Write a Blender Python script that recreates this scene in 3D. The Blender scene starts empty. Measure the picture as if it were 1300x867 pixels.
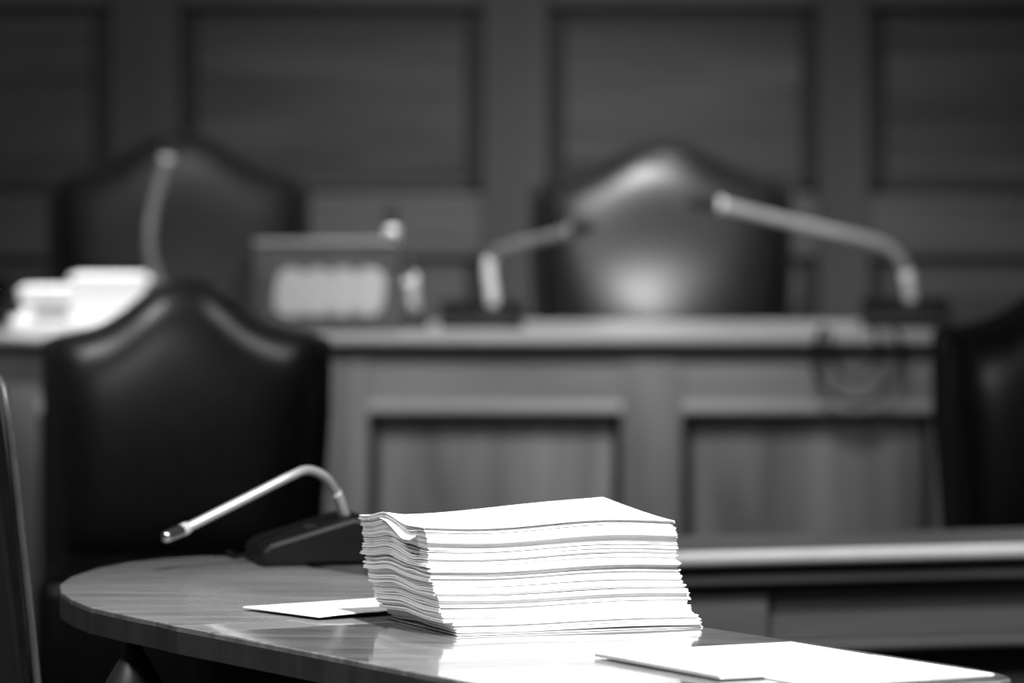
import bpy, bmesh, math, random
from mathutils import Vector, Matrix
random.seed(7)
scn = bpy.context.scene
C = scn.collection

# ------------------------------------------------------------------ camera
F = 200.0 / 36.0 * 1300.0          # focal length in pixels of the 1300x867 frame
YH = 121.0                         # picture row of eye level
ZC = 1.32                          # lens height above the floor
cam_d = bpy.data.cameras.new('camera'); cam = bpy.data.objects.new('camera', cam_d)
C.objects.link(cam)
cam.location = (0, 0, ZC); cam.rotation_euler = (math.pi / 2, 0, 0)
cam_d.sensor_width = 36.0; cam_d.lens = 200.0
cam_d.shift_y = -(433.5 - YH) / 1300.0
cam_d.clip_start = 0.1; cam_d.clip_end = 100
cam_d.dof.use_dof = True; cam_d.dof.focus_distance = 6.05; cam_d.dof.aperture_fstop = 5.0
scn.camera = cam

# ------------------------------------------------------------------ light
world = bpy.data.worlds.new('world'); scn.world = world; world.use_nodes = True
bg = world.node_tree.nodes['Background']
bg.inputs[0].default_value = (1, 1, 1, 1); bg.inputs[1].default_value = 0.045

def lamp(name, kind, loc, target, energy, size=0.3, sy=None, spot=None, blend=0.5):
    d = bpy.data.lights.new(name, kind); d.energy = energy
    o = bpy.data.objects.new(name, d); C.objects.link(o); o.location = loc
    o.rotation_euler = (Vector(target) - Vector(loc)).to_track_quat('-Z', 'Y').to_euler()
    if kind == 'AREA':
        d.size = size
        if sy: d.shape = 'RECTANGLE'; d.size_y = sy
    if kind == 'SPOT':
        d.shadow_soft_size = size; d.spot_size = math.radians(spot); d.spot_blend = blend
    return o
# ceiling spotlight on the members' table, hall luminaire, and added unseen fill lamps
lamp('table_spotlight', 'SPOT', (0.9, 3.3, 5.0), (0.10, 6.0, 0.78), 3200, 0.10, spot=21, blend=0.8)
lamp('front_fill', 'AREA', (-2.4, 4.2, 4.4), (-0.2, 9.5, 0.6), 130, 1.2, 0.6)  # added fill, lightens desk fronts and the stack's left end
lamp('hall_luminaire', 'SPOT', (-0.1, 10.2, 4.4), (0.12, 13.6, 0.95), 1950, 0.35, spot=38, blend=1.0)
lamp('chair_accent_fill', 'SPOT', (0.55, 13.0, 3.6), (0.35, 13.6, 0.95), 100, 0.15, spot=30, blend=0.9)  # added unseen spot for the sheen on the right high chair
lamp('bundle_fill', 'SPOT', (-1.6, 11.6, 3.8), (-0.98, 12.65, 0.85), 1150, 0.06, spot=9, blend=0.5)  # added narrow spot that whitens the paper bundles
lamp('rim_fill_left', 'SPOT', (-1.75, 9.75, 3.0), (-0.66, 10.2, 0.95), 250, 0.12, spot=15, blend=0.7)  # added spot for the highlight on the chair top's left slope
lamp('rim_fill_right', 'SPOT', (0.55, 9.75, 3.0), (-0.50, 10.2, 0.95), 110, 0.12, spot=13, blend=0.7)  # weaker added spot, rim highlight on the right slope
lamp('side_desk_fill', 'SPOT', (1.3, 6.9, 3.6), (0.70, 8.65, 0.60), 420, 0.12, spot=24, blend=0.8)  # added unseen spot, brightens the low side desk

scn.view_settings.view_transform = 'Standard'; scn.view_settings.look = 'None'
scn.view_settings.exposure = 0.0; scn.view_settings.gamma = 1.0
scn.view_settings.use_curve_mapping = False

# ------------------------------------------------------------------ helpers
def at(px, py, D):
    return Vector(((px - 650) / F * D, D, ZC - (py - YH) / F * D))
def X(px, D): return (px - 650) / F * D
def Z(py, D): return ZC - (py - YH) / F * D

def obj(name, bm, mat, parent=None, smooth=False, label=None, cat=None, group=None, kind=None):
    me = bpy.data.meshes.new(name); bm.to_mesh(me); bm.free()
    if smooth:
        for p in me.polygons: p.use_smooth = True
    if mat: me.materials.append(mat)
    o = bpy.data.objects.new(name, me); C.objects.link(o)
    if parent: o.parent = parent
    return tag(o, label, cat, group, kind)
def tag(o, label=None, cat=None, group=None, kind=None):
    if label: o['label'] = label
    if cat: o['category'] = cat
    if group: o['group'] = group
    if kind: o['kind'] = kind
    return o
def empty(name, loc, rz=0, **kw):
    o = bpy.data.objects.new(name, None); C.objects.link(o)
    o.location = loc; o.rotation_euler = (0, 0, rz); o.empty_display_size = 0.05
    return tag(o, **kw)
def copy_tree(o, parent=None):
    c = o.copy(); C.objects.link(c)
    if parent: c.parent = parent
    for ch in list(o.children): copy_tree(ch, c)
    return c
def box(x0, x1, y0, y1, z0, z1, bev=0.0, seg=2, bm=None):
    new = bmesh.new()
    vs = [new.verts.new((x, y, z)) for z in (z0, z1) for y in (y0, y1) for x in (x0, x1)]
    for f in ((0, 2, 3, 1), (4, 5, 7, 6), (0, 1, 5, 4), (2, 6, 7, 3), (0, 4, 6, 2), (1, 3, 7, 5)):
        new.faces.new([vs[i] for i in f])
    if bev > 0:
        bmesh.ops.bevel(new, geom=list(new.edges), offset=bev, segments=seg, profile=0.5, affect='EDGES')
    if bm is None: return new
    me = bpy.data.meshes.new('tmp'); new.to_mesh(me); new.free(); bm.from_mesh(me); bpy.data.meshes.remove(me)
    return bm
def prism(pts, z0, z1, bev=0.0, seg=2):
    bm = bmesh.new()
    lo = [bm.verts.new((p[0], p[1], z0)) for p in pts]; hi = [bm.verts.new((p[0], p[1], z1)) for p in pts]
    top = bm.faces.new(hi); bm.faces.new(lo[::-1])
    n = len(pts)
    for i in range(n): bm.faces.new((lo[i], lo[(i + 1) % n], hi[(i + 1) % n], hi[i]))
    bmesh.ops.recalc_face_normals(bm, faces=bm.faces)
    if bev: bmesh.ops.bevel(bm, geom=list(top.edges), offset=bev, segments=seg, profile=0.5, affect='EDGES')
    return bm
def profile_x(prof, x0, x1, bm=None):
    """extrude a closed (y,z) profile along x"""
    bm = bm or bmesh.new()
    a = [bm.verts.new((x0, y, z)) for y, z in prof]; b = [bm.verts.new((x1, y, z)) for y, z in prof]
    n = len(prof)
    for i in range(n): bm.faces.new((a[i], a[(i + 1) % n], b[(i + 1) % n], b[i]))
    bm.faces.new(a); bm.faces.new(b[::-1])
    bmesh.ops.recalc_face_normals(bm, faces=bm.faces)
    return bm
def smooth_path(pts, n=8):
    P = [Vector(p) for p in pts]; P = [2 * P[0] - P[1]] + P + [2 * P[-1] - P[-2]]
    out = []
    for i in range(1, len(P) - 2):
        p0, p1, p2, p3 = P[i - 1:i + 3]
        for k in range(n):
            t = k / n
            out.append(0.5 * ((2 * p1) + (p2 - p0) * t + (2 * p0 - 5 * p1 + 4 * p2 - p3) * t * t + (3 * p1 - p0 - 3 * p2 + p3) * t ** 3))
    out.append(P[-2]); return out
def tube(path, r, seg=14, bm=None):
    """r: number or function of 0..1"""
    bm = bm or bmesh.new()
    n = len(path); up = Vector((0.123, 0.7, 0.35)).normalized(); rings = []
    for i, p in enumerate(path):
        t = (path[min(i + 1, n - 1)] - path[max(i - 1, 0)]).normalized()
        a = (up - t * up.dot(t)).normalized(); b = t.cross(a); up = a
        rr = r(i / (n - 1)) if callable(r) else r
        rings.append([bm.verts.new(p + (a * math.cos(k * 2 * math.pi / seg) + b * math.sin(k * 2 * math.pi / seg)) * rr) for k in range(seg)])
    for i in range(n - 1):
        for k in range(seg):
            bm.faces.new((rings[i][k], rings[i][(k + 1) % seg], rings[i + 1][(k + 1) % seg], rings[i + 1][k]))
    bm.faces.new(rings[0][::-1]); bm.faces.new(rings[-1])
    bmesh.ops.recalc_face_normals(bm, faces=bm.faces)
    return bm
def lathe(prof, seg=32):
    bm = bmesh.new(); rings = []
    for r, z in prof:
        rings.append([bm.verts.new((r * math.cos(k * 2 * math.pi / seg), r * math.sin(k * 2 * math.pi / seg), z)) for k in range(seg)])
    for i in range(len(prof) - 1):
        for k in range(seg): bm.faces.new((rings[i][k], rings[i][(k + 1) % seg], rings[i + 1][(k + 1) % seg], rings[i + 1][k]))
    bm.faces.new(rings[0][::-1]); bm.faces.new(rings[-1])
    bmesh.ops.recalc_face_normals(bm, faces=bm.faces)
    return bm

# ------------------------------------------------------------------ materials (the picture is black and white)
def mat(name, g, rough=0.5, metal=0.0, coat=0.0, spec=0.5):
    m = bpy.data.materials.new(name); m.use_nodes = True
    b = m.node_tree.nodes['Principled BSDF']
    b.inputs['Base Color'].default_value = (g, g, g, 1); b.inputs['Roughness'].default_value = rough
    b.inputs['Metallic'].default_value = metal; b.inputs['Coat Weight'].default_value = coat
    b.inputs['Specular IOR Level'].default_value = spec
    return m
def ramp_noise(m, scale, lo, hi, stretch=(1, 1, 1), detail=6, rough_var=0.0, bump=0.0, dist=0.002, nscale=3.0, p0=0.3, p1=0.7, rot=(0, 0, 0)):
    nt = m.node_tree; N = nt.nodes; L = nt.links; b = N['Principled BSDF']
    tc = N.new('ShaderNodeTexCoord'); mp = N.new('ShaderNodeMapping')
    mp.inputs['Scale'].default_value = stretch; mp.inputs['Rotation'].default_value = rot
    L.new(tc.outputs['Object'], mp.inputs['Vector'])
    n = N.new('ShaderNodeTexNoise'); n.inputs['Scale'].default_value = scale; n.inputs['Detail'].default_value = detail
    n.inputs['Distortion'].default_value = 0.4
    L.new(mp.outputs[0], n.inputs['Vector'])
    r = N.new('ShaderNodeValToRGB'); r.color_ramp.elements[0].position = p0; r.color_ramp.elements[1].position = p1
    r.color_ramp.elements[0].color = (lo, lo, lo, 1); r.color_ramp.elements[1].color = (hi, hi, hi, 1)
    L.new(n.outputs['Fac'], r.inputs['Fac']); L.new(r.outputs['Color'], b.inputs['Base Color'])
    if bump:
        n2 = N.new('ShaderNodeTexNoise'); n2.inputs['Scale'].default_value = scale * nscale; n2.inputs['Detail'].default_value = 4
        L.new(mp.outputs[0], n2.inputs['Vector'])
        bp = N.new('ShaderNodeBump'); bp.inputs['Strength'].default_value = bump; bp.inputs['Distance'].default_value = dist
        L.new(n2.outputs['Fac'], bp.inputs['Height']); L.new(bp.outputs[0], b.inputs['Normal'])
    return m
M = {}
M['wall_h'] = ramp_noise(mat('oak_panelling_horizontal_grain', .1, .5), 1.8, .014, .085, (.5, 1, 6), bump=.15)
M['wall_rail'] = ramp_noise(mat('oak_rail_wood', .1, .5), 2.0, .05, .095, (.5, 1, 5), bump=.15)
M['wall_v'] = ramp_noise(mat('oak_panelling_vertical_grain', .1, .5), 1.6, .038, .060, (5, 1, .5), bump=.15)
M['moulding'] = ramp_noise(mat('shade_dark_moulding', .03, .5), 3, .008, .014, (1, 1, 1))  # shade in the panel recesses is put into this dark colour
M['desk_h'] = ramp_noise(mat('desk_wood_horizontal_grain', .15, .42), 2.2, .15, .27, (.6, 1, 5), bump=.1)
M['desk_v'] = ramp_noise(mat('desk_wood_vertical_grain', .15, .42), 2.2, .11, .27, (5, 1, .5), bump=.1)
M['desk_top'] = ramp_noise(mat('desk_top_wood', .2, .35), 2.2, .28, .38, (.6, 5, 1))
M['dull'] = ramp_noise(mat('dull_dark_leather', .01, .45, spec=.10), 40, .006, .010, detail=4)
M['lip'] = ramp_noise(mat('lip_moulding_wood', .2, .4), 2.2, .20, .29, (.6, 5, 1))
M['leather'] = ramp_noise(mat('dark_leather', .02, .36, spec=.20), 40, .006, .010, detail=4, bump=.25, dist=.001)
M['leather_far'] = ramp_noise(mat('brown_leather', .03, .33, spec=.27), 40, .007, .012, detail=4, bump=.25, dist=.001)
M['piping'] = ramp_noise(mat('grey_leather_piping', .12, .4), 60, .05, .08)
M['shell'] = mat('black_chair_shell', .006, .6, spec=.25)
M['leg_wood'] = ramp_noise(mat('dark_leg_wood', .03, .45), 6, .015, .04, (1, 1, .2))
M['black'] = ramp_noise(mat('black_plastic', .012, .5, spec=.25), 60, .004, .007)
M['chrome'] = ramp_noise(mat('brushed_chrome', .75, .22, metal=1.0), 30, .68, .82)
M['satin'] = ramp_noise(mat('satin_steel', .75, .38, metal=.45), 30, .70, .82)
M['bright'] = ramp_noise(mat('bright_nickel', .9, .3, metal=.3), 30, .85, .95)
M['soft'] = ramp_noise(mat('dull_steel', .45, .4, metal=.5), 30, .38, .48)
M['dim'] = ramp_noise(mat('dark_steel', .15, .4, metal=.5), 30, .12, .18)
M['mid'] = ramp_noise(mat('grey_steel', .3, .4, metal=.5), 30, .26, .34)
M['foam'] = ramp_noise(mat('foam_windscreen', .01, .9), 80, .006, .016, bump=.5)
M['paper'] = ramp_noise(mat('white_paper', .85, .7, spec=.2), 12, .82, .88)
M['plate'] = mat('flat_grey', .33, .8, spec=.2)
M['box'] = ramp_noise(mat('dark_box', .05, .5), 8, .035, .06)
M['rail_wood'] = ramp_noise(mat('side_desk_wood', .15, .4), 2.5, .10, .20, (.6, 1, 4))
M['nosing'] = ramp_noise(mat('lit_edge_nosing', .5, .35), 6, .62, .75)  # light caught by the rounded edge is put into this pale colour
M['floor'] = ramp_noise(mat('dark_carpet', .03, .95), 30, .015, .03)
M['pale'] = ramp_noise(mat('pale_band_surface', .4, .30, coat=.3), 9, .15, .22, (1, 1, 1))
def table_mat(name, lo, hi, rough, scratch):
    m = ramp_noise(mat(name, .1, rough), 5, lo, hi, (1.2, 9, 1), rot=(0, 0, math.radians(60)))
    nt = m.node_tree; N = nt.nodes; L = nt.links; b = N['Principled BSDF']
    tc = N.new('ShaderNodeTexCoord'); mp = N.new('ShaderNodeMapping'); mp.inputs['Scale'].default_value = (1, 3.5, 1)
    mp.inputs['Rotation'].default_value = (0, 0, math.radians(25))
    L.new(tc.outputs['Object'], mp.inputs['Vector'])
    n = N.new('ShaderNodeTexNoise'); n.inputs['Scale'].default_value = 70; n.inputs['Detail'].default_value = 6; n.inputs['Roughness'].default_value = .7
    L.new(mp.outputs[0], n.inputs['Vector'])
    bp = N.new('ShaderNodeBump'); bp.inputs['Strength'].default_value = scratch; bp.inputs['Distance'].default_value = .0012
    L.new(n.outputs['Fac'], bp.inputs['Height']); L.new(bp.outputs[0], b.inputs['Normal'])
    mr = N.new('ShaderNodeMapRange'); mr.inputs['To Min'].default_value = rough * .75; mr.inputs['To Max'].default_value = rough * 1.35
    L.new(n.outputs['Fac'], mr.inputs['Value']); L.new(mr.outputs[0], b.inputs['Roughness'])
    return m
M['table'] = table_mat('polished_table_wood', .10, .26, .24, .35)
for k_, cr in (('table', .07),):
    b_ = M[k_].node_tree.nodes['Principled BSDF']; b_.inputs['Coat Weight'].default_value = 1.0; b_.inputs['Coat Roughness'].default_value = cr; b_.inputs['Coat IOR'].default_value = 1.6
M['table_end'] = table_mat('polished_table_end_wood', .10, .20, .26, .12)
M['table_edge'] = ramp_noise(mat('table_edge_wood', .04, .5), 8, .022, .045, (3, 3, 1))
g = bpy.data.materials.new('clear_glass'); g.use_nodes = True
gb = g.node_tree.nodes['Principled BSDF']; gb.inputs['Transmission Weight'].default_value = 1.0; gb.inputs['Roughness'].default_value = .02
M['glass'] = g

# ------------------------------------------------------------------ setting: floor and panelled back wall
obj('floor', box(-4, 4, -1, 15.4, -0.05, 0), M['floor'], kind='structure', label='dark carpeted floor of the chamber')
DW = 15.2
wall = obj('wall_back', box(-3.6, 3.6, DW + .03, DW + .15, 0, 3.2), M['wall_h'], kind='structure', label='dark oak panelled back wall')
zt, zr0, zr1 = Z(8, DW), Z(246, DW), Z(326, DW)          # panel top, rail top, rail bottom
stiles = [(-1010, -930), (-545, -455), (-330 + 0, -250), (140, 232), (610, 697), (1036, 1105), (1490, 1580), (1960, 2050)]
stiles = [(-800, -710), (-330, -240), (140, 230), (612, 696), (1038, 1104), (1480, 1560), (1940, 2020)]
def wpart(name, b, m): return obj(name, b, m, wall)
for a, b in stiles:
    wpart('stile', box(X(a, DW), X(b, DW), DW - .02, DW + .03, 0, 3.2, .006), M['wall_v'])
bays = [(stiles[i][1], stiles[i + 1][0]) for i in range(len(stiles) - 1)]
for a, b in bays:
    x0, x1 = X(a, DW), X(b, DW)
    for lo, hi in ((zr1, zr0), (zt, zt + .16), (0, .14), (2.25, 2.41), (3.06, 3.2)):
        wpart('rail', box(x0, x1, DW - .015, DW + .03, lo, hi, .006), M['wall_rail'])
    for lo, hi in ((.14, zr1), (zr0, zt), (zt + .16, 2.25), (2.41, 3.06)):
        w = .042
        wpart('panel', box(x0 + w, x1 - w, DW + .004, DW + .03, lo + w * .8, hi - w * .6, .004), M['wall_h'])
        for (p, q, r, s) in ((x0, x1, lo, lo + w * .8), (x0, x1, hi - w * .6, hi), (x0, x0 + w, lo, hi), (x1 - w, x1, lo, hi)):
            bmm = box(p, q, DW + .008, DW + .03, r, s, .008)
            wpart('panel_shade_strip', bmm, M['moulding'])  # dark strips for the shade around the recessed panels

# ------------------------------------------------------------------ the long bench desk in front of the wall
DD = 12.5
zd = Z(425, DD); DB = DD + .78
bench = empty('bench_desk', (X(600, DD), DD, 0), label='long panelled wooden bench desk in front of the back wall', cat='desk')
ox = bench.location.x
def bp_(name, b, m, par=None): return obj(name, b, m, par or bench)
xl, xr = X(-420, DD) - ox, X(1196, DD) - ox
bp_('worktop', box(xl, xr + .004, -.025, DB - DD, zd - .022, zd, .008, 3), M['desk_top'])
px2 = lambda p: X(p, DD) - ox
fr0, fr1 = Z(513, DD), zd - .022
ml0 = Z(527, DD)
st = [(-420, -370), (-10, 50), (408, 468), (790, 866), (1184, 1196)]
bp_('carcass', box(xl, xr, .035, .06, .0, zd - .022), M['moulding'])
bp_('end_panel', box(xr - .02, xr, .06, DB - DD - .03, 0, zd - .022, .003), M['desk_v'])
bp_('end_panel', box(xl, xl + .02, .06, DB - DD - .03, 0, zd - .022, .003), M['desk_v'])
bp_('shade_groove_strip', box(xl, xr, -.006, .035, fr1 - .018, fr1, .004), M['moulding'])  # dark strip standing in for shade under the worktop edge
for a, b in st:
    bp_('stile', box(px2(a), px2(b), .004, .035, .0, fr1 - .018, .004), M['desk_v'])
for i in range(len(st) - 1):
    a, b = px2(st[i][1]), px2(st[i + 1][0])
    bp_('frieze_board', box(a, b, .008, .035, fr0, fr1 - .018, .003), M['desk_h'])
    # projecting lip above the recessed panel
    bp_('lip_moulding', profile_x([(.035, ml0), (-.004, ml0), (-.012, ml0 + .008), (-.010, fr0 - .006), (.004, fr0 + .004), (.035, fr0 + .004)], a, b), M['lip'])
    bp_('panel', box(a + .022, b - .022, .026, .035, .12, ml0 - .018, .002), M['desk_v'])
    bp_('panel_shade_strip', box(a, a + .022, .018, .035, .1, ml0, .006), M['moulding'])
    bp_('panel_shade_strip', box(b - .022, b, .018, .035, .1, ml0, .006), M['moulding'])
    bp_('panel_shade_strip', box(a, b, .020, .035, ml0 - .022, ml0, .004), M['moulding'])  # shade below the lip, put in as a dark strip
    bp_('bottom_rail', box(a, b, .006, .035, 0, .12, .004), M['desk_h'])

# ------------------------------------------------------------------ lower side desk on the right
DS = 8.55
side = empty('side_desk', (X(885, DS), DS, 0), rz=math.radians(17), label='low wooden desk with lit edge at the right, behind the paper stack', cat='desk')
zs = Z(698, DS); L0, L1 = -.20, 1.25
def sp_(name, b, m): return obj(name, b, m, side)
sp_('worktop', box(L0, L1, -.012, .26, zs - .022, zs, .002, 1), M['rail_wood'])
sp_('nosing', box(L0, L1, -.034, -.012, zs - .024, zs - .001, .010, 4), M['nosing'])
sp_('shade_groove_strip', box(L0, L1, -.004, .05, zs - .036, zs - .024, .003), M['moulding'])
sp_('bead_moulding', box(L0, L1, -.016, .05, zs - .054, zs - .036, .007, 3), M['rail_wood'])
sp_('shade_groove_strip', box(L0, L1, .0, .05, zs - .064, zs - .054, .003), M['moulding'])
sp_('frieze_board', box(L0, .115, .004, .05, zs - .145, zs - .064, .003), M['rail_wood'])
sp_('frieze_board', box(.121, L1, .016, .05, zs - .145, zs - .064, .003), M['rail_wood'])
sp_('lip_moulding', box(L0, L1, -.008, .05, zs - .158, zs - .145, .005, 2), M['rail_wood'])
sp_('carcass', box(L0 + .02, L1 - .02, .05, .24, 0, zs - .024), M['moulding'])
for a, b in ((L0, -.12), (.05, .12), (.62, .69), (1.18, L1)):
    sp_('stile', box(a, b, .004, .05, 0, zs - .158, .004), M['rail_wood'])
for a, b in ((-.12, .05), (.12, .62), (.69, 1.18)):
    sp_('panel', box(a, b, .034, .05, .06, zs - .20, .003), M['rail_wood'])
    sp_('panel_shade_strip', box(a, b, .026, .05, zs - .20, zs - .158, .004), M['moulding'])
    sp_('bottom_rail', box(a, b, .008, .05, 0, .06, .004), M['rail_wood'])

# ------------------------------------------------------------------ the members' table
TZ = .75
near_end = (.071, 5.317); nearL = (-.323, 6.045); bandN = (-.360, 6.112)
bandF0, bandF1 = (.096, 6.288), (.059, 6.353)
right_poly = [near_end, nearL, bandF0, (.44, 5.695), (.462, 5.655), (.478, 5.615), (.487, 5.58), (.487, 5.555), (.475, 5.535)]
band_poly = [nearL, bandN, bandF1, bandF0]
end_poly = [bandN, (-.386, 6.17), (-.4215, 6.238), (-.4717, 6.344), (-.500, 6.443), (-.518, 6.53), (-.527, 6.63), (-.5225, 6.738), (-.4998, 6.862),
            (-.470, 6.945), (-.43, 7.005), (-.385, 7.04), (-.345, 7.035), (-.310, 6.99), bandF1]
tl = (-.02, 6.2)
table = empty('conference_table', (tl[0], tl[1], 0), label='polished wooden conference table with rounded end under the paper stack', cat='table')
loc = lambda P: [(x - tl[0], y - tl[1]) for x, y in P]
def shrink(P, k):
    cx = sum(p[0] for p in P) / len(P); cy = sum(p[1] for p in P) / len(P)
    return [(cx + (x - cx) * k, cy + (y - cy) * k) for x, y in P]
obj('top_panel', prism(loc(right_poly), TZ - .006, TZ, .0015), M['table'], table)
obj('pale_band', prism(loc(band_poly), TZ - .006, TZ, .0008), M['pale'], table, label='pale band across the tabletop')  # paler strip crossing the tabletop between the two panels
obj('end_panel', prism(loc(end_poly), TZ - .006, TZ, .0015), M['table_end'], table, label='rounded table end')
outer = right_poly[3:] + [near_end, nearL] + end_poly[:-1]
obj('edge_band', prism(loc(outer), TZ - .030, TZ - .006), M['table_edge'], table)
obj('under_table_dark_block', prism(loc(shrink(outer, .55)), 0, TZ - .030), M['shell'], table)  # added black block standing in for the dark beneath the table
for (x, y) in ((-.42, 6.32), (.30, 5.52)):
    lg = lathe([(.004, TZ - .030), (.010, TZ - .045), (.020, TZ - .062), (.031, TZ - .080), (.036, TZ - .10), (.034, TZ - .13), (.022, TZ - .17), (.026, .35), (.03, .08), (.018, .03), (.02, 0)], 20)
    bmesh.ops.translate(lg, vec=(x - tl[0], y - tl[1], 0), verts=lg.verts)
    obj('leg', lg, M['leg_wood'], table, smooth=True)

# ------------------------------------------------------------------ chairs
def pad(w_bot, w_top, z0, zsh, hump, thick, depth_curve=0.0, nx=40, nz=30, bulge=.03, edge=.5, hump_w=.42, grow=0.0, y0=0.0):
    """closed upholstered slab in the xz plane, camel-backed top; front is -y"""
    bm = bmesh.new()
    def top(s): return zsh + hump * math.exp(-abs(s / hump_w) ** 2.4) - .014 * abs(s) ** 8
    F_, B_ = [], []
    for j in range(nz + 1):
        t = j / nz; rf, rb = [], []
        for i in range(nx + 1):
            s = -1 + 2 * i / nx
            # cluster samples near the rim so that the rolled edge is round
            ss = math.copysign(1 - (1 - abs(s)) ** 1.6, s); tt = 1 - (1 - t) ** 1.5
            hw = (w_bot + (w_top - w_bot) * min(1, tt / .75)) / 2 + grow
            x = ss * hw; z = z0 - grow + tt * (top(ss) + grow - z0 + grow)
            e = (max(0, 1 - abs(ss) ** 7) * max(0, 1 - tt ** 9) * max(0, 1 - (1 - tt) ** 16)) ** edge
            bl = bulge * (1 - ss * ss) * math.exp(-((z - z0 - .24) / .17) ** 2)
            yo = y0 + depth_curve * ss * ss * -1
            rf.append(bm.verts.new((x, yo - thick / 2 * e - bl, z)))
            rb.append(bm.verts.new((x, yo + thick / 2 * e + .012, z)))
        F_.append(rf); B_.append(rb)
    for j in range(nz):
        for i in range(nx):
            bm.faces.new((F_[j][i], F_[j][i + 1], F_[j + 1][i + 1], F_[j + 1][i]))
            bm.faces.new((B_[j][i], B_[j + 1][i], B_[j + 1][i + 1], B_[j][i + 1]))
    for i in range(nx):
        bm.faces.new((F_[0][i], B_[0][i], B_[0][i + 1], F_[0][i + 1]))
        bm.faces.new((F_[nz][i], F_[nz][i + 1], B_[nz][i + 1], B_[nz][i]))
    for j in range(nz):
        bm.faces.new((F_[j][0], F_[j + 1][0], B_[j + 1][0], B_[j][0]))
        bm.faces.new((F_[j][nx], B_[j][nx], B_[j + 1][nx], F_[j + 1][nx]))
    bmesh.ops.recalc_face_normals(bm, faces=bm.faces)
    return bm
def make_chair(loc, rz, W, zsh, hump, leather, label, group, hump_w=.42, bulge=.03, rake=.10, seat_z=.50, thick=.07, sd=.50, pip_y=.02, pip='leather'):
    """origin on the floor below the backrest; faces -y"""
    t = empty('leather_chair', loc, rz, label=label, cat='chair', group=group)
    def rake_bm(bm):
        for v in bm.verts: v.co.y += rake * (v.co.z - seat_z)
        return bm
    obj('back_shell', rake_bm(pad(W * .90, W,   .36, zsh - .012, hump, .05, nx=40, nz=26, bulge=-.0, hump_w=hump_w, y0=(.045 if thick > .05 else .022), grow=.012)), M['shell'], t, True)
    obj('back_cushion', rake_bm(pad(W * .84, W * .955, seat_z - .02, zsh, hump, thick, bulge=bulge, hump_w=hump_w)), leather, t, True)
    # piping along the back's rim
    def top(s): return zsh + hump * math.exp(-abs(s / hump_w) ** 2.4)
    path = [Vector((-W * .425 , pip_y, seat_z))] + [Vector((-W * (.43 + .055 * k / 6), pip_y, seat_z + (zsh - .05 - seat_z) * k / 6)) for k in range(1, 7)]
    path += [Vector((W * .487 * s, pip_y, top(s) - .002 - .02 * abs(s) ** 8)) for s in [-.97 + .0746 * k for k in range(27)]]
    path += [Vector((W * (.485 - .055 * k / 6), pip_y, zsh - .05 - (zsh - .05 - seat_z) * k / 6)) for k in range(0, 7)]
    obj('piping', rake_bm(tube(path, .006 if pip == 'leather' else .0045, 8)), M[pip], t, True)
    b = box(-W * .46, W * .46, -sd, pip_y, seat_z - .22, seat_z, .035, 4)
    obj('seat', b, leather, t, True)
    obj('seat_frame', box(-W * .47, W * .47, -sd + .01, .05, seat_z - .27, seat_z - .22, .008), M['leg_wood'], t)
    for s in (-1, 1):
        for yy in (-sd + .05, .02):
            obj('leg', tube([Vector((s * W * .43, yy, seat_z - .24)), Vector((s * W * .43, yy + .01, .12)), Vector((s * W * .44, yy + (.05 if yy > 0 else -.01), 0))], lambda u: .026 - .012 * u, 10), M['leg_wood'], t, True)
    return t
# two high presidential chairs behind the bench
DBk = 13.75
make_chair((X(840, DBk), DBk, 0), 0, 322 / F * DBk, Z(232, DBk), 50 / F * DBk, M['leather_far'], 'high camel-backed leather chair behind the bench, under the right microphone', 'high chairs behind the bench', bulge=.058, hump_w=.56, thick=.16)
make_chair((X(230, DBk), DBk, 0), math.radians(6), 322 / F * DBk, Z(226, DBk), 56 / F * DBk, M['dull'], 'high dark leather chair behind the bench at left, behind the white paper bundles', 'high chairs behind the bench', bulge=.03, hump_w=.54, thick=.16)
DC = 10.2
make_chair((X(234, DC), DC, 0), 0, 352 / F * DC, Z(424, DC), 68 / F * DC, M['leather'], 'dark leather chair with curved top beyond the rounded table end', 'chairs on the floor of the chamber', hump_w=.47, bulge=.012, thick=.20)
make_chair((X(1380, DC), DC, 0), 0, 366 / F * DC, Z(416, DC), 68 / F * DC, M['leather'], 'dark leather chair at the right edge of the picture beyond the low desk', 'chairs on the floor of the chamber', hump_w=.47, bulge=.012, thick=.20)
make_chair((-.522, 5.84, 0), math.radians(108), .50, 1.05, .05, M['leather'], 'near dark leather chair cut off by the left edge of the picture', 'chairs on the floor of the chamber', hump_w=.44, rake=.12, bulge=.01, sd=.30, pip_y=-.010, pip='piping', thick=.03)

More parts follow.
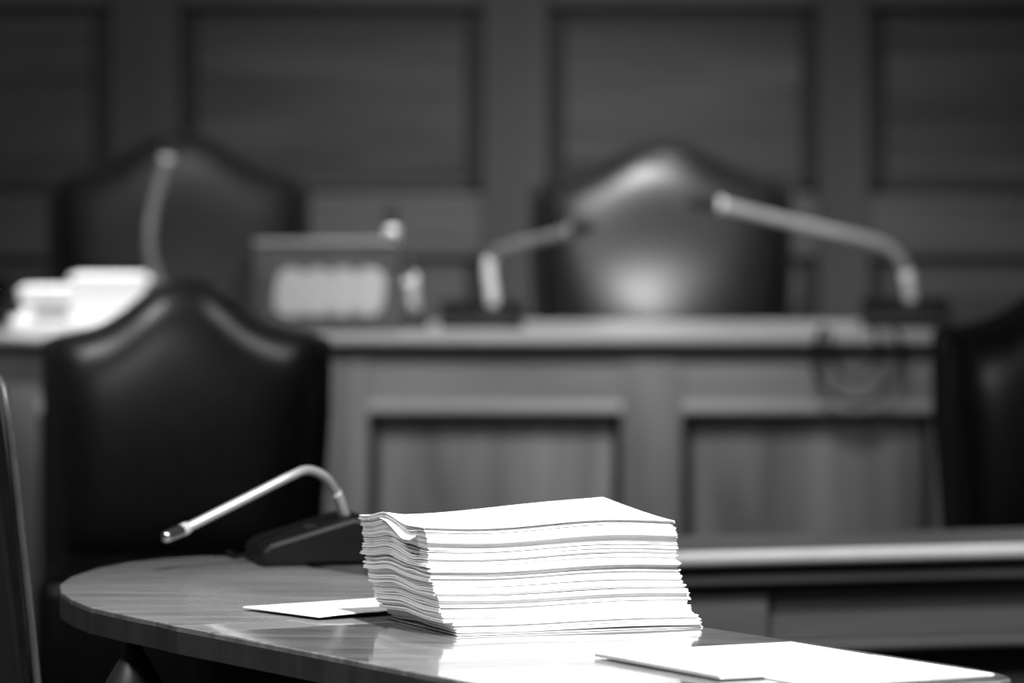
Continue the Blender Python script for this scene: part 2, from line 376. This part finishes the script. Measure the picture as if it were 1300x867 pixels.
# ------------------------------------------------------------------ microphones
def make_mic(base_c, bw, bd, bh, neck, head_to, label, r=.006, head_r=.011, rz=0.0, ring=True, hm='foam', nm='satin', ck=1.18, kf=.28):
    """base_c: centre of the base on the surface; neck: world points; head_to: world end of the head"""
    t = empty('gooseneck_microphone', base_c, 0, label=label, cat='microphone', group='gooseneck microphones')
    o = Vector(base_c)
    prof = [(-bd / 2, .0), (-bd / 2, bh * .35), (-bd * .42, bh * .5), (bd * .25, bh), (bd * .45, bh * .95), (bd / 2, bh * .8), (bd / 2, 0)]
    b = profile_x(prof, -bw / 2, bw / 2)
    bmesh.ops.bevel(b, geom=list(b.edges), offset=.006, segments=2, profile=.5, affect='EDGES')
    b.transform(Matrix.Rotation(rz, 4, 'Z'))
    base = obj('base', b, M['black'], t)
    bt = box(bw * .16, bw * .26, -bd * .12, bd * .0, bh * .5, bh * .82, .003); bt.transform(Matrix.Rotation(rz, 4, 'Z'))
    obj('button', bt, M['foam'], base)
    P = [Vector(p) - o for p in neck]
    path = smooth_path(P, 8)
    n = len(path)
    obj('neck', tube(path, r, 14), M[nm], t, True)
    k = max(3, int(n * kf))
    obj('neck_collar', tube(path[:k], r * ck, 14), M['bright'], t, True)
    d = (Vector(head_to) - o - P[-1]); hl = d.length; d.normalize()
    obj_h = obj('head', tube([P[-1] + d * (hl * q) for q in (0, .04, .2, .5, .8, .93, 1)], lambda u: head_r * (1 - .35 * max(0, (u - .75) / .25) ** 2), 16), M[hm], t, True)
    if ring:
        obj('head_ring', tube([P[-1] - d * .006, P[-1] - d * .002, P[-1] + d * .008, P[-1] + d * .012], lambda u: head_r * (1.02 if .2 < u < .8 else .85), 18), M['bright'], obj_h, True)
    return t
DM = 6.95
def pts(L, d0, d1): return [at(a, b, d0 + (d1 - d0) * i / (len(L) - 1)) for i, (a, b) in enumerate(L)]
make_mic((X(398, DM), DM, TZ), .13, .15, .058, pts([(443, 668), (437, 654), (428, 628), (413, 606), (391, 597), (368, 605), (330, 624), (280, 649), (236, 671)], DM + .02, DM - .12),
         at(208, 683, DM - .15), 'chrome gooseneck microphone bent low over the conference table beside the paper stack', r=.0058, head_r=.0075, rz=math.radians(-78), hm='chrome')
DQ = 12.86
make_mic((X(1150, DQ), DQ, zd), .20, .14, .07, pts([(1157, 392), (1155, 366), (1148, 338), (1130, 316), (1100, 304), (1050, 292), (980, 276), (915, 260)], DQ + .03, DQ - .10),
         at(875, 255, DQ - .12), 'long silver gooseneck microphone reaching left, at the right end of the bench', r=.0118, head_r=.0155, nm='soft')
make_mic((X(612, DQ), DQ, zd), .19, .14, .06, pts([(626, 392), (624, 368), (621, 344), (626, 324), (648, 313), (690, 302), (728, 292)], DQ + .02, DQ - .06),
         at(748, 286, DQ - .16), 'short dim gooseneck microphone left of the large leather chair on the bench', r=.0115, head_r=.017, nm='dim', kf=.48)
make_mic((X(528, DQ), DQ - .02, zd), .06, .10, .03, pts([(526, 405), (523, 385), (520, 355), (514, 328), (505, 310), (498, 296)], DQ, DQ - .16),
         at(496, 262, DQ - .13), 'upright microphone with a shining tip beside the dark name box', r=.0105, head_r=.017, nm='dim', ck=1.8, kf=.45)
DQ = 13.06
make_mic((X(208, DQ), DQ, zd), .17, .14, .05, pts([(206, 395), (204, 378), (199, 352), (191, 325), (190, 296), (196, 258), (212, 200)], DQ + .02, DQ - .06),
         at(216, 178, DQ - .07), 'tall upright gooseneck microphone behind the nearer left chair', r=.0115, head_r=.016, nm='mid', ck=1.02)
# cable from the table microphone
cb = tube(smooth_path([Vector((X(345, 6.93), 6.95, TZ + .006)), Vector((X(322, 6.95), 6.96, TZ + .010)), Vector((X(300, 7.0), 6.99, TZ + .004)), Vector((X(286, 7.0), 7.045, TZ + .003)), Vector((X(284, 7.0), 7.062, TZ - .03)), Vector((X(284, 7.0), 7.066, TZ - .25))], 8), .003, 8)
obj('microphone_cable', cb, M['black'], smooth=True, label='black cable running from the table microphone over the table edge', cat='cable')
# coil of cable hanging over the bench front
th = DD - .035
cp = []
for (a, b, dd) in ((1130, 414, 12.72), (1136, 420, DD - .036), (1143, 440, th), (1140, 470, th), (1118, 500, th), (1085, 512, th), (1052, 500, th), (1034, 468, th), (1036, 436, th), (1041, 421, DD - .036), (1044, 416, DD + .05), (1046, 416, DD + .12)):
    v = at(a, b, dd); v.z = max(v.z, zd + .005) if dd > DD - .04 and b < 425 else v.z; cp.append(v)
obj('headset_cable', tube(smooth_path(cp, 8), .0055, 8), M['black'], smooth=True, label='dark cable loop hanging over the bench front below the right microphone', cat='cable')
cp = [at(a, b, th - .008) for a, b in ((1054, 437), (1056, 455), (1066, 472), (1084, 480), (1102, 470), (1113, 452), (1114, 437))]
cp = [Vector((cp[0].x, DD + .06, zd + .005)), Vector((cp[0].x, DD - .032, zd + .004))] + cp + [Vector((cp[-1].x, DD - .032, zd + .004)), Vector((cp[-1].x, DD + .06, zd + .005))]
obj('earphone_cable', tube(smooth_path(cp, 8), .0045, 8), M['black'], smooth=True, label='smaller inner cable loop hanging over the bench front', cat='cable')

# ------------------------------------------------------------------ name box on the bench
DN = 12.62
yaw = math.radians(15)
nb = empty('name_box', (X(418, DN), DN, zd), rz=yaw, label='dark name box with a grey masking shape standing on the bench', cat='name plate')
W2, H2 = 184 / F * DN / 2 / math.cos(yaw), (418 - 307) / F * DN
prof = [(0, 0), (.02, H2), (.035, H2), (.24, H2 * .55), (.24, 0)]
b = profile_x(prof, -W2, W2); bmesh.ops.bevel(b, geom=list(b.edges), offset=.003, segments=2, profile=.5, affect='EDGES')
obj('body', b, M['box'], nb)
lip = box(-W2, W2, .012, .038, H2, H2 + .012, .004); obj('top_strip', lip, M['lip'], nb)
# grey mask over the lettering, added as a scalloped slab leaning with the face
k_ = DN / F
blob = []
def arc(cx, cy, rx, ry, a0, a1, n=8): return [(cx + rx * math.cos(math.radians(a0 + (a1 - a0) * i / n)), cy + ry * math.sin(math.radians(a0 + (a1 - a0) * i / n))) for i in range(n + 1)]
cs = [-49, -16, 16, 49]
upper = []
for c in cs: upper += arc(c + 2, 12, 20, 19, 155 if c != cs[0] else 180, 25 if c != cs[-1] else 0)
lower = []
for c in cs[::-1]: lower += arc(c - 2, -12, 20, 19, -25 if c != cs[-1] else 0, -155 if c != cs[0] else -180)
out = [(x * k_ / math.cos(yaw), z * k_) for x, z in upper + lower]
bm = bmesh.new(); zc_ = H2 * .46
lean = .02 / H2
A = [bm.verts.new((x + .003, -.005 + (z + zc_) * lean, z + zc_)) for x, z in out]; B = [bm.verts.new((x + .003, .001 + (z + zc_) * lean, z + zc_)) for x, z in out]
bm.faces.new(A); bm.faces.new(B[::-1])
for i in range(len(A)): bm.faces.new((A[i], B[i], B[(i + 1) % len(A)], A[(i + 1) % len(A)]))
bmesh.ops.recalc_face_normals(bm, faces=bm.faces)
obj('masking_blot', bm, M['plate'], nb, label='added light grey shape masking the lettering')

# ------------------------------------------------------------------ paper
def sheet_block(w, d, thick, leaves, zfun, jit=.0008, nu=20, nv=14, gap=.00005, rng=random):
    """sheaf of leaves in one mesh: origin at its front left corner, u along +x, v along +y, base at zfun"""
    bm = bmesh.new(); th = thick / leaves
    for L in range(leaves):
        ju, jv = rng.uniform(-jit, jit) * 1.6, rng.uniform(-jit, jit); wv = w + rng.uniform(-jit, jit) * 1.5
        lo, hi = [], []
        for j in range(nv + 1):
            a, b2 = [], []
            for i in range(nu + 1):
                u, v = i / nu, j / nv; z = zfun(u, v)
                p = (u * wv + ju, v * d + jv)
                a.append(bm.verts.new((p[0], p[1], z + L * th + gap))); b2.append(bm.verts.new((p[0], p[1], z + (L + 1) * th)))
            lo.append(a); hi.append(b2)
        for j in range(nv):
            for i in range(nu):
                bm.faces.new((hi[j][i], hi[j][i + 1], hi[j + 1][i + 1], hi[j + 1][i])); bm.faces.new((lo[j][i], lo[j + 1][i], lo[j + 1][i + 1], lo[j][i + 1]))
        for i in range(nu):
            bm.faces.new((lo[0][i], lo[0][i + 1], hi[0][i + 1], hi[0][i])); bm.faces.new((lo[nv][i], hi[nv][i], hi[nv][i + 1], lo[nv][i + 1]))
        for j in range(nv):
            bm.faces.new((lo[j][0], hi[j][0], hi[j + 1][0], lo[j + 1][0])); bm.faces.new((lo[j][nu], lo[j + 1][nu], hi[j + 1][nu], hi[j][nu]))
    return bm
ordn = ['top', 'second', 'third', 'fourth', 'fifth', 'sixth', 'seventh', 'eighth', 'ninth', 'tenth', 'eleventh', 'twelfth', 'thirteenth', 'fourteenth', 'fifteenth', 'sixteenth', 'seventeenth', 'eighteenth', 'nineteenth', 'twentieth',
        'twenty-first', 'twenty-second', 'twenty-third', 'twenty-fourth', 'twenty-fifth', 'twenty-sixth', 'twenty-seventh', 'twenty-eighth', 'twenty-ninth', 'thirtieth', 'thirty-first', 'thirty-second', 'thirty-third', 'thirty-fourth', 'thirty-fifth', 'thirty-sixth']
TH = math.radians(21.0)
SX, SY, SH = -.0705, 5.993, .113
rs = random.Random(21)
N = 36
ths = [rs.choice((1.6, 2.2, 2.8, 3.4, 4.6)) for _ in range(N)]; tot = sum(ths); ths = [t / tot * SH for t in ths]
zc0 = 0.0
stack_objs = []
for k in range(N):
    h = (zc0 + ths[k] / 2) / SH
    ph = .2 * math.sin(k * .55); rs.random()
    def zf(u, v, h=h, ph=ph):
        g = min(1.1, h * .85 + .28) * (0 if h < .02 else 1)
        wave = .0026 * (math.cos((u - .72) * 6.6 + ph * .6) + .72) * (1 - .45 * v)
        hump = .0075 * math.exp(-((v - .60) / .20) ** 2) * math.exp(-u * 4.5) + .003 * math.exp(-((v - .25) / .10) ** 2) * math.exp(-u * 6) * math.sin(h * 25)
        return g * (wave + hump) + h * .0125 * (max(0, u) ** 2.2) * (max(0, v) ** 1.4)
    low = 1 if h < .13 else 0
    ox_ = -.0255 * h + .004 * math.sin(h * 9.0) * h + rs.gauss(0, .0011) + low * .012
    oy_ = rs.gauss(0, .0009) + (rs.choice((0, 0, 0, .0018)))
    lw = .284 + rs.uniform(-.0015, .0025) - low * .004
    dz = TZ + zc0 + .0004
    rot = TH + rs.gauss(0, .0035)
    t_eff = ths[k] - rs.choice((.00015, .00025, .0004, .0007))
    bm = sheet_block(lw, .205, t_eff, max(2, int(round(t_eff / .0009))), zf, jit=.0007, rng=rs)
    idx = N - 1 - k
    nm = ordn[idx]
    lab = ('topmost white paper sheaf of the tall stack on the table' if idx == 0 else
           'lowest white paper sheaf of the tall stack, lying on the tabletop' if idx == N - 1 else
           f'{nm} white paper sheaf from the top of the tall stack')
    o = obj('paper_sheaf', bm, M['paper'], None, label=lab, cat='paper', group='paper sheaves in the tall stack')
    o.location = (SX + ox_, SY + oy_, dz); o.rotation_euler = (0, 0, rot)
    stack_objs.append(o)
    if idx == 2:
        # bent corner sticking out of the left end
        fb = bmesh.new(); R0, R1 = [], []
        nfl = 10
        for i in range(nfl + 1):
            q = i / nfl; v = .135 - .11 * q
            zz = zf(0, v / .205) + t_eff * .55 - .0015 - .003 * q
            R0.append((.002, v, zz)); R1.append((-.002 - .0075 * q, v - .003 * q, zz - .0008 - .0045 * q))
        for lay in (0, -.0004):
            a = [fb.verts.new((p[0], p[1], p[2] + lay)) for p in R0]; b2 = [fb.verts.new((p[0], p[1], p[2] + lay)) for p in R1]
            for i in range(nfl): fb.faces.new((a[i], a[i + 1], b2[i + 1], b2[i]))
        obj('bent_corner', fb, M['paper'], o, label='bent page corner poking out')
    zc0 += ths[k]
# loose sheaf left of the stack
def zl(u, v): return .0012 + .004 * math.exp(-((u - .55) / .25) ** 2) * (1 - v) + .002 * math.sin(u * 9) * (1 - v) * .6 + .002
b = sheet_block(.205, .15, .0012, 2, zl, jit=.0006, rng=rs)
o = obj('loose_paper', b, M['paper'], label='loose white sheets lying flat left of the tall paper stack', cat='paper')
o.location = (-.210, 6.172, TZ); o.rotation_euler = (0, 0, math.radians(36))
# booklet on the right; sheets below it added as white glare on the tabletop
dirn = math.atan2(-.229, .12)
b = sheet_block(.256, .232, .0046, 4, lambda u, v: .0, jit=.0009, nu=6, nv=6, gap=.0004, rng=rs)
o = obj('booklet', b, M['paper'], label='thin white booklet lying on the table right of the stack', cat='booklet')
o.location = (.0837, 5.762, TZ + .0015); o.rotation_euler = (0, 0, dirn)
o.rotation_euler = (0, 0, dirn)
b = sheet_block(.215, .21, .0012, 2, lambda u, v: .0002, jit=.0012, nu=6, nv=6, rng=rs)
o = obj('loose_paper', b, M['paper'], label='white sheets added for glare under the booklet at the near right table corner', cat='paper')
o.location = (.289, 5.489, TZ); o.rotation_euler = (0, 0, math.radians(30))

# bundles of paper on the bench at left
DP = 12.60
def bundle(x0, x1, y0, y1, label, d=.20, dn=DP, leaves=5, rot=0.0, m='paper'):
    zb, ztp = Z(y1, dn), Z(y0, dn)
    b = sheet_block(X(x1, dn) - X(x0, dn), d, ztp - zb, leaves, lambda u, v: 0.0, jit=.004, nu=1, nv=1, gap=.0006, rng=rs)
    o = obj('paper_bundle', b, M[m], label=label, cat='paper', group='paper bundles on the bench')
    o.location = (X(x0, dn), dn, zb); o.rotation_euler = (0, 0, rot)
    return o
yd = YH + (ZC - zd) * F / DP
bundle(18, 150, yd - 19, yd - .1, 'lowest white paper bundle on the bench at left', d=.24, leaves=4)
bundle(30, 176, yd - 37, yd - 19.2, 'middle white paper bundle on the bench at left', d=.22, leaves=4)
bundle(26, 183, yd - 56, yd - 37.2, 'thick white paper bundle second from the top on the bench at left', d=.22, leaves=4)
bundle(92, 186, yd - 72, yd - 56.2, 'short white paper bundle on top of the pile on the bench', d=.21, leaves=3)
bl = obj('label_card', box(X(42, DP), X(88, DP), DP - .006, DP - .0045, Z(yd - 22, DP), Z(yd - 36, DP)), M['plate'], label='grey card on the front of the paper bundles on the bench', cat='card')
# drinking glass at the left edge
gl = lathe([(.026, 0), (.030, .004), (.034, .115), (.0325, .115), (.028, .008), (.001, .008)], 40)
o = obj('drinking_glass', gl, M['glass'], smooth=True, label='clear drinking glass on the bench at the left picture edge', cat='glass')
o.location = (X(-8, 12.75), 12.75, zd)
